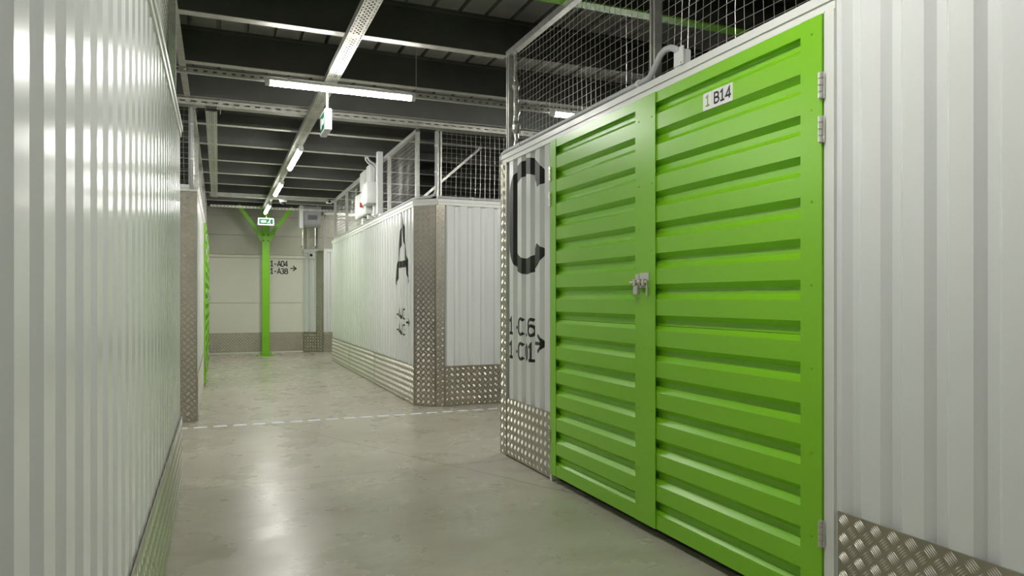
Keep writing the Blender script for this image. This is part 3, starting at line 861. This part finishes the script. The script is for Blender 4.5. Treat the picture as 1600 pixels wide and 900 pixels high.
path_obj('thin grey conduit rising past the corner of the far left partition', [(XLF - 0.05, 7.82, 2.35), (XLF - 0.05, 7.82, 3.17)], 0.014, [((XLF - 0.05, 7.82, 2.65), (0, 0, 1)), ((XLF - 0.05, 7.82, 3.0), (0, 0, 1))])
# strip of crumpled clear film wound round the corner post of the green door partition
pts = []; rr = []
for i in range(24):
    z = 2.40 + i * 0.80 / 23
    pts.append((XR + 0.045 + random.uniform(-.006, .006), 5.13 + random.uniform(-.008, .008) + 0.03 * i / 23, z)); rr.append(random.uniform(0.016, 0.034) * (1 if i < 16 else 0.55))
o = MB().tube(pts, rr, 9).build('film_strip', 'film', None, origin=(XR + 0.045, 5.13, 2.40))
tag(o, 'crumpled clear film strip wound round the mesh corner beside the C', 'film wrap')
# slanting bar behind the front mesh of A
o = MB().bar((2.22, 8.84, 2.36), (3.22, 8.84, 3.25), 0.03, 0.03).build('slanting_bar', 'galv', None, origin=(2.22, 8.84, 2.36))
tag(o, 'slanting pale steel bar behind the front mesh of partition A', 'bar')

# electrical boxes on the mesh of A
XE = XA - 0.01
def ebox(label, ya, yb, za, zb, dep, name='electrical_box'):
    t = thing(name, (XE, (ya + yb) / 2, za), label, 'electrical box', 'white electrical boxes on the mesh of partition A')
    MB().box(XE - dep, XE + 0.02, ya, yb, za, zb).build('case', 'plastic', t, bevel=0.006)
    MB().box(XE - dep - 0.006, XE - dep, ya + 0.02, yb - 0.02, za + 0.02, zb - 0.02).build('lid', 'plastic', t)
    return t
e = ebox('largest white electrical box with red switch on the mesh of partition A', 10.45, 11.35, 2.50, 2.86, 0.10)
sw = MB().tube([(XE - 0.106, 10.64, 2.64), (XE - 0.118, 10.64, 2.64)], 0.05, 14).build('switch_plate', 'plastic', e)
MB().tube([(XE - 0.118, 10.64, 2.64), (XE - 0.145, 10.64, 2.64)], 0.036, 14).box(XE - 0.16, XE - 0.145, 10.63, 10.65, 2.605, 2.675).build('switch_knob', 'red', sw)
ebox('deep white electrical box nearest the camera on the mesh of partition A', 10.02, 10.42, 2.60, 2.90, 0.17)
ebox('tall white electrical box above the one with the red switch', 10.62, 11.0, 2.88, 3.17, 0.09)
ebox('narrow white electrical box above the deep box on partition A', 10.25, 10.55, 2.92, 3.20, 0.08)
def duct(ya, yb, za, zb, label):
    t = thing('cable_duct', (XE, ya, za), label, 'cable duct', 'white cable ducts by the electrical boxes')
    MB().box(XE - 0.05, XE + 0.02, ya, yb, za, zb).build('channel', 'plastic', t)
    MB().box(XE - 0.056, XE - 0.05, ya + 0.004, yb - 0.004, za, zb).build('cover', 'plastic', t)
duct(9.86, 9.96, 2.432, 3.30, 'tall white cable duct nearest the corner beside the electrical boxes')
duct(10.12, 10.2, 2.432, 2.59, 'short white cable duct below the deep electrical box')
duct(10.55, 10.63, 2.432, 2.49, 'short white cable duct below the box with the red switch')
duct(10.95, 11.03, 2.432, 2.49, 'short white cable duct at the far end of the box with the red switch')
for i, yy in enumerate((10.08, 10.22)):
    path_obj('%s of two grey conduits curving from the boxes up to the ceiling' % ['nearer', 'farther'][i],
             [(XE - 0.02, yy, 2.90), (XE - 0.02, yy, 3.12), (XE - 0.06, yy, 3.17), (XE - 0.12, yy, 3.20), (XE - 0.15, yy, 3.24), (XE - 0.15, yy, DECK)], 0.016)

# fan heater hung near the back wall
hx0, hx1, hy, hz0, hz1 = 1.70, 2.10, 16.1, 2.83, 3.27
t = thing('fan_heater', (2.0, hy, hz0), 'grey and white fan heater hanging before the back wall right of the column', 'fan heater')
mb = MB(); n = 10
prf = [(hy + 0.30, hz1), (hy, hz1)] + [(hy - 0.03 + 0.0 * i, hz1 - i * 0.0) for i in range(0)] + [(hy, hz0 + 0.12)] + [(hy + 0.12 - 0.12 * math.cos(math.radians(a)), hz0 + 0.12 - 0.12 * math.sin(math.radians(a))) for a in range(15, 91, 15)] + [(hy + 0.30, hz0)]
m_ = len(prf)
for x in (hx0 + 0.02, hx1): mb.v += [(x, y, z) for y, z in prf]
for i in range(m_): mb.f.append((i, (i + 1) % m_, m_ + (i + 1) % m_, m_ + i))
mb.f += [tuple(range(m_)), tuple(range(2 * m_ - 1, m_ - 1, -1))]
mb.build('casing', 'heater', t)
MB().box(hx0 - 0.06, hx0 + 0.02, hy - 0.03, hy + 0.33, hz0 - 0.05, hz1 + 0.01).build('side_panel', 'plastic', t, bevel=0.01)
gr = MB().box(hx0 + 0.12, hx1 - 0.08, hy - 0.004, hy + 0.002, hz0 + 0.15, hz0 + 0.25).build('grille', 'grille', t)
for i in range(4): MB().box(hx0 + 0.12, hx1 - 0.08, hy - 0.012, hy - 0.004, hz0 + 0.165 + i * 0.024, hz0 + 0.172 + i * 0.024).build('louvre', 'heater', gr)
for x in (hx0 + 0.06, hx1 - 0.06): MB().tube([(x, hy + 0.15, hz1), (x, hy + 0.15, DECK)], 0.008, 6).build('hanger_rod', 'galv_dull', t)
for x in (hx0 + 0.03, hx1 - 0.1): MB().tube([(x, hy + 0.2, hz0), (x, hy + 0.2, 2.42), (x, 16.7, 2.42)], 0.013, 8).build('pipe', 'galv', t)

# dome camera and small camera
t = thing('dome_camera', (1.16, 14.34, 3.137), 'small white dome camera below the far cross tray', 'camera')
MB().tube([(1.16, 14.35, 3.157), (1.16, 14.35, 3.127), (1.16, 14.35, 3.107)], [0.075, 0.075, 0.06], 16).build('housing', 'plastic', t)
MB().tube([(1.16, 14.35, 3.107), (1.16, 14.35, 3.082), (1.16, 14.35, 3.062), (1.16, 14.35, 3.055)], [0.05, 0.045, 0.028, 0.01], 14).build('dome', 'dark', t, smooth=True)
c = p1.p(0.24, 2.24, 0.0)
t = thing('wall_camera', c, 'small white square camera on the partition right of the back wall text', 'camera')
mb = p1.box(MB(), 0.17, 0.31, 2.17, 2.31, 0.0, 0.06).build('housing', 'plastic', t, bevel=0.008)
MB().tube([p1.p(0.24, 2.25, 0.06), p1.p(0.24, 2.25, 0.075)], 0.032, 12).build('lens', 'dark', t)
c = pa.p(14.5, 3.2, 0.05)
t = thing('wall_camera', c, 'small white camera at the far end of the partition A mesh rail', 'camera')
MB().box(XA - 0.14, XA - 0.03, 14.36, 14.46, 3.13, 3.20).build('housing', 'plastic', t, bevel=0.01)
MB().tube([(XA - 0.085, 14.36, 3.165), (XA - 0.085, 14.345, 3.165)], 0.026, 12).build('lens', 'dark', t)
MB().box(XA - 0.03, XA + 0.02, 14.38, 14.44, 3.15, 3.20).build('bracket', 'plastic', t)
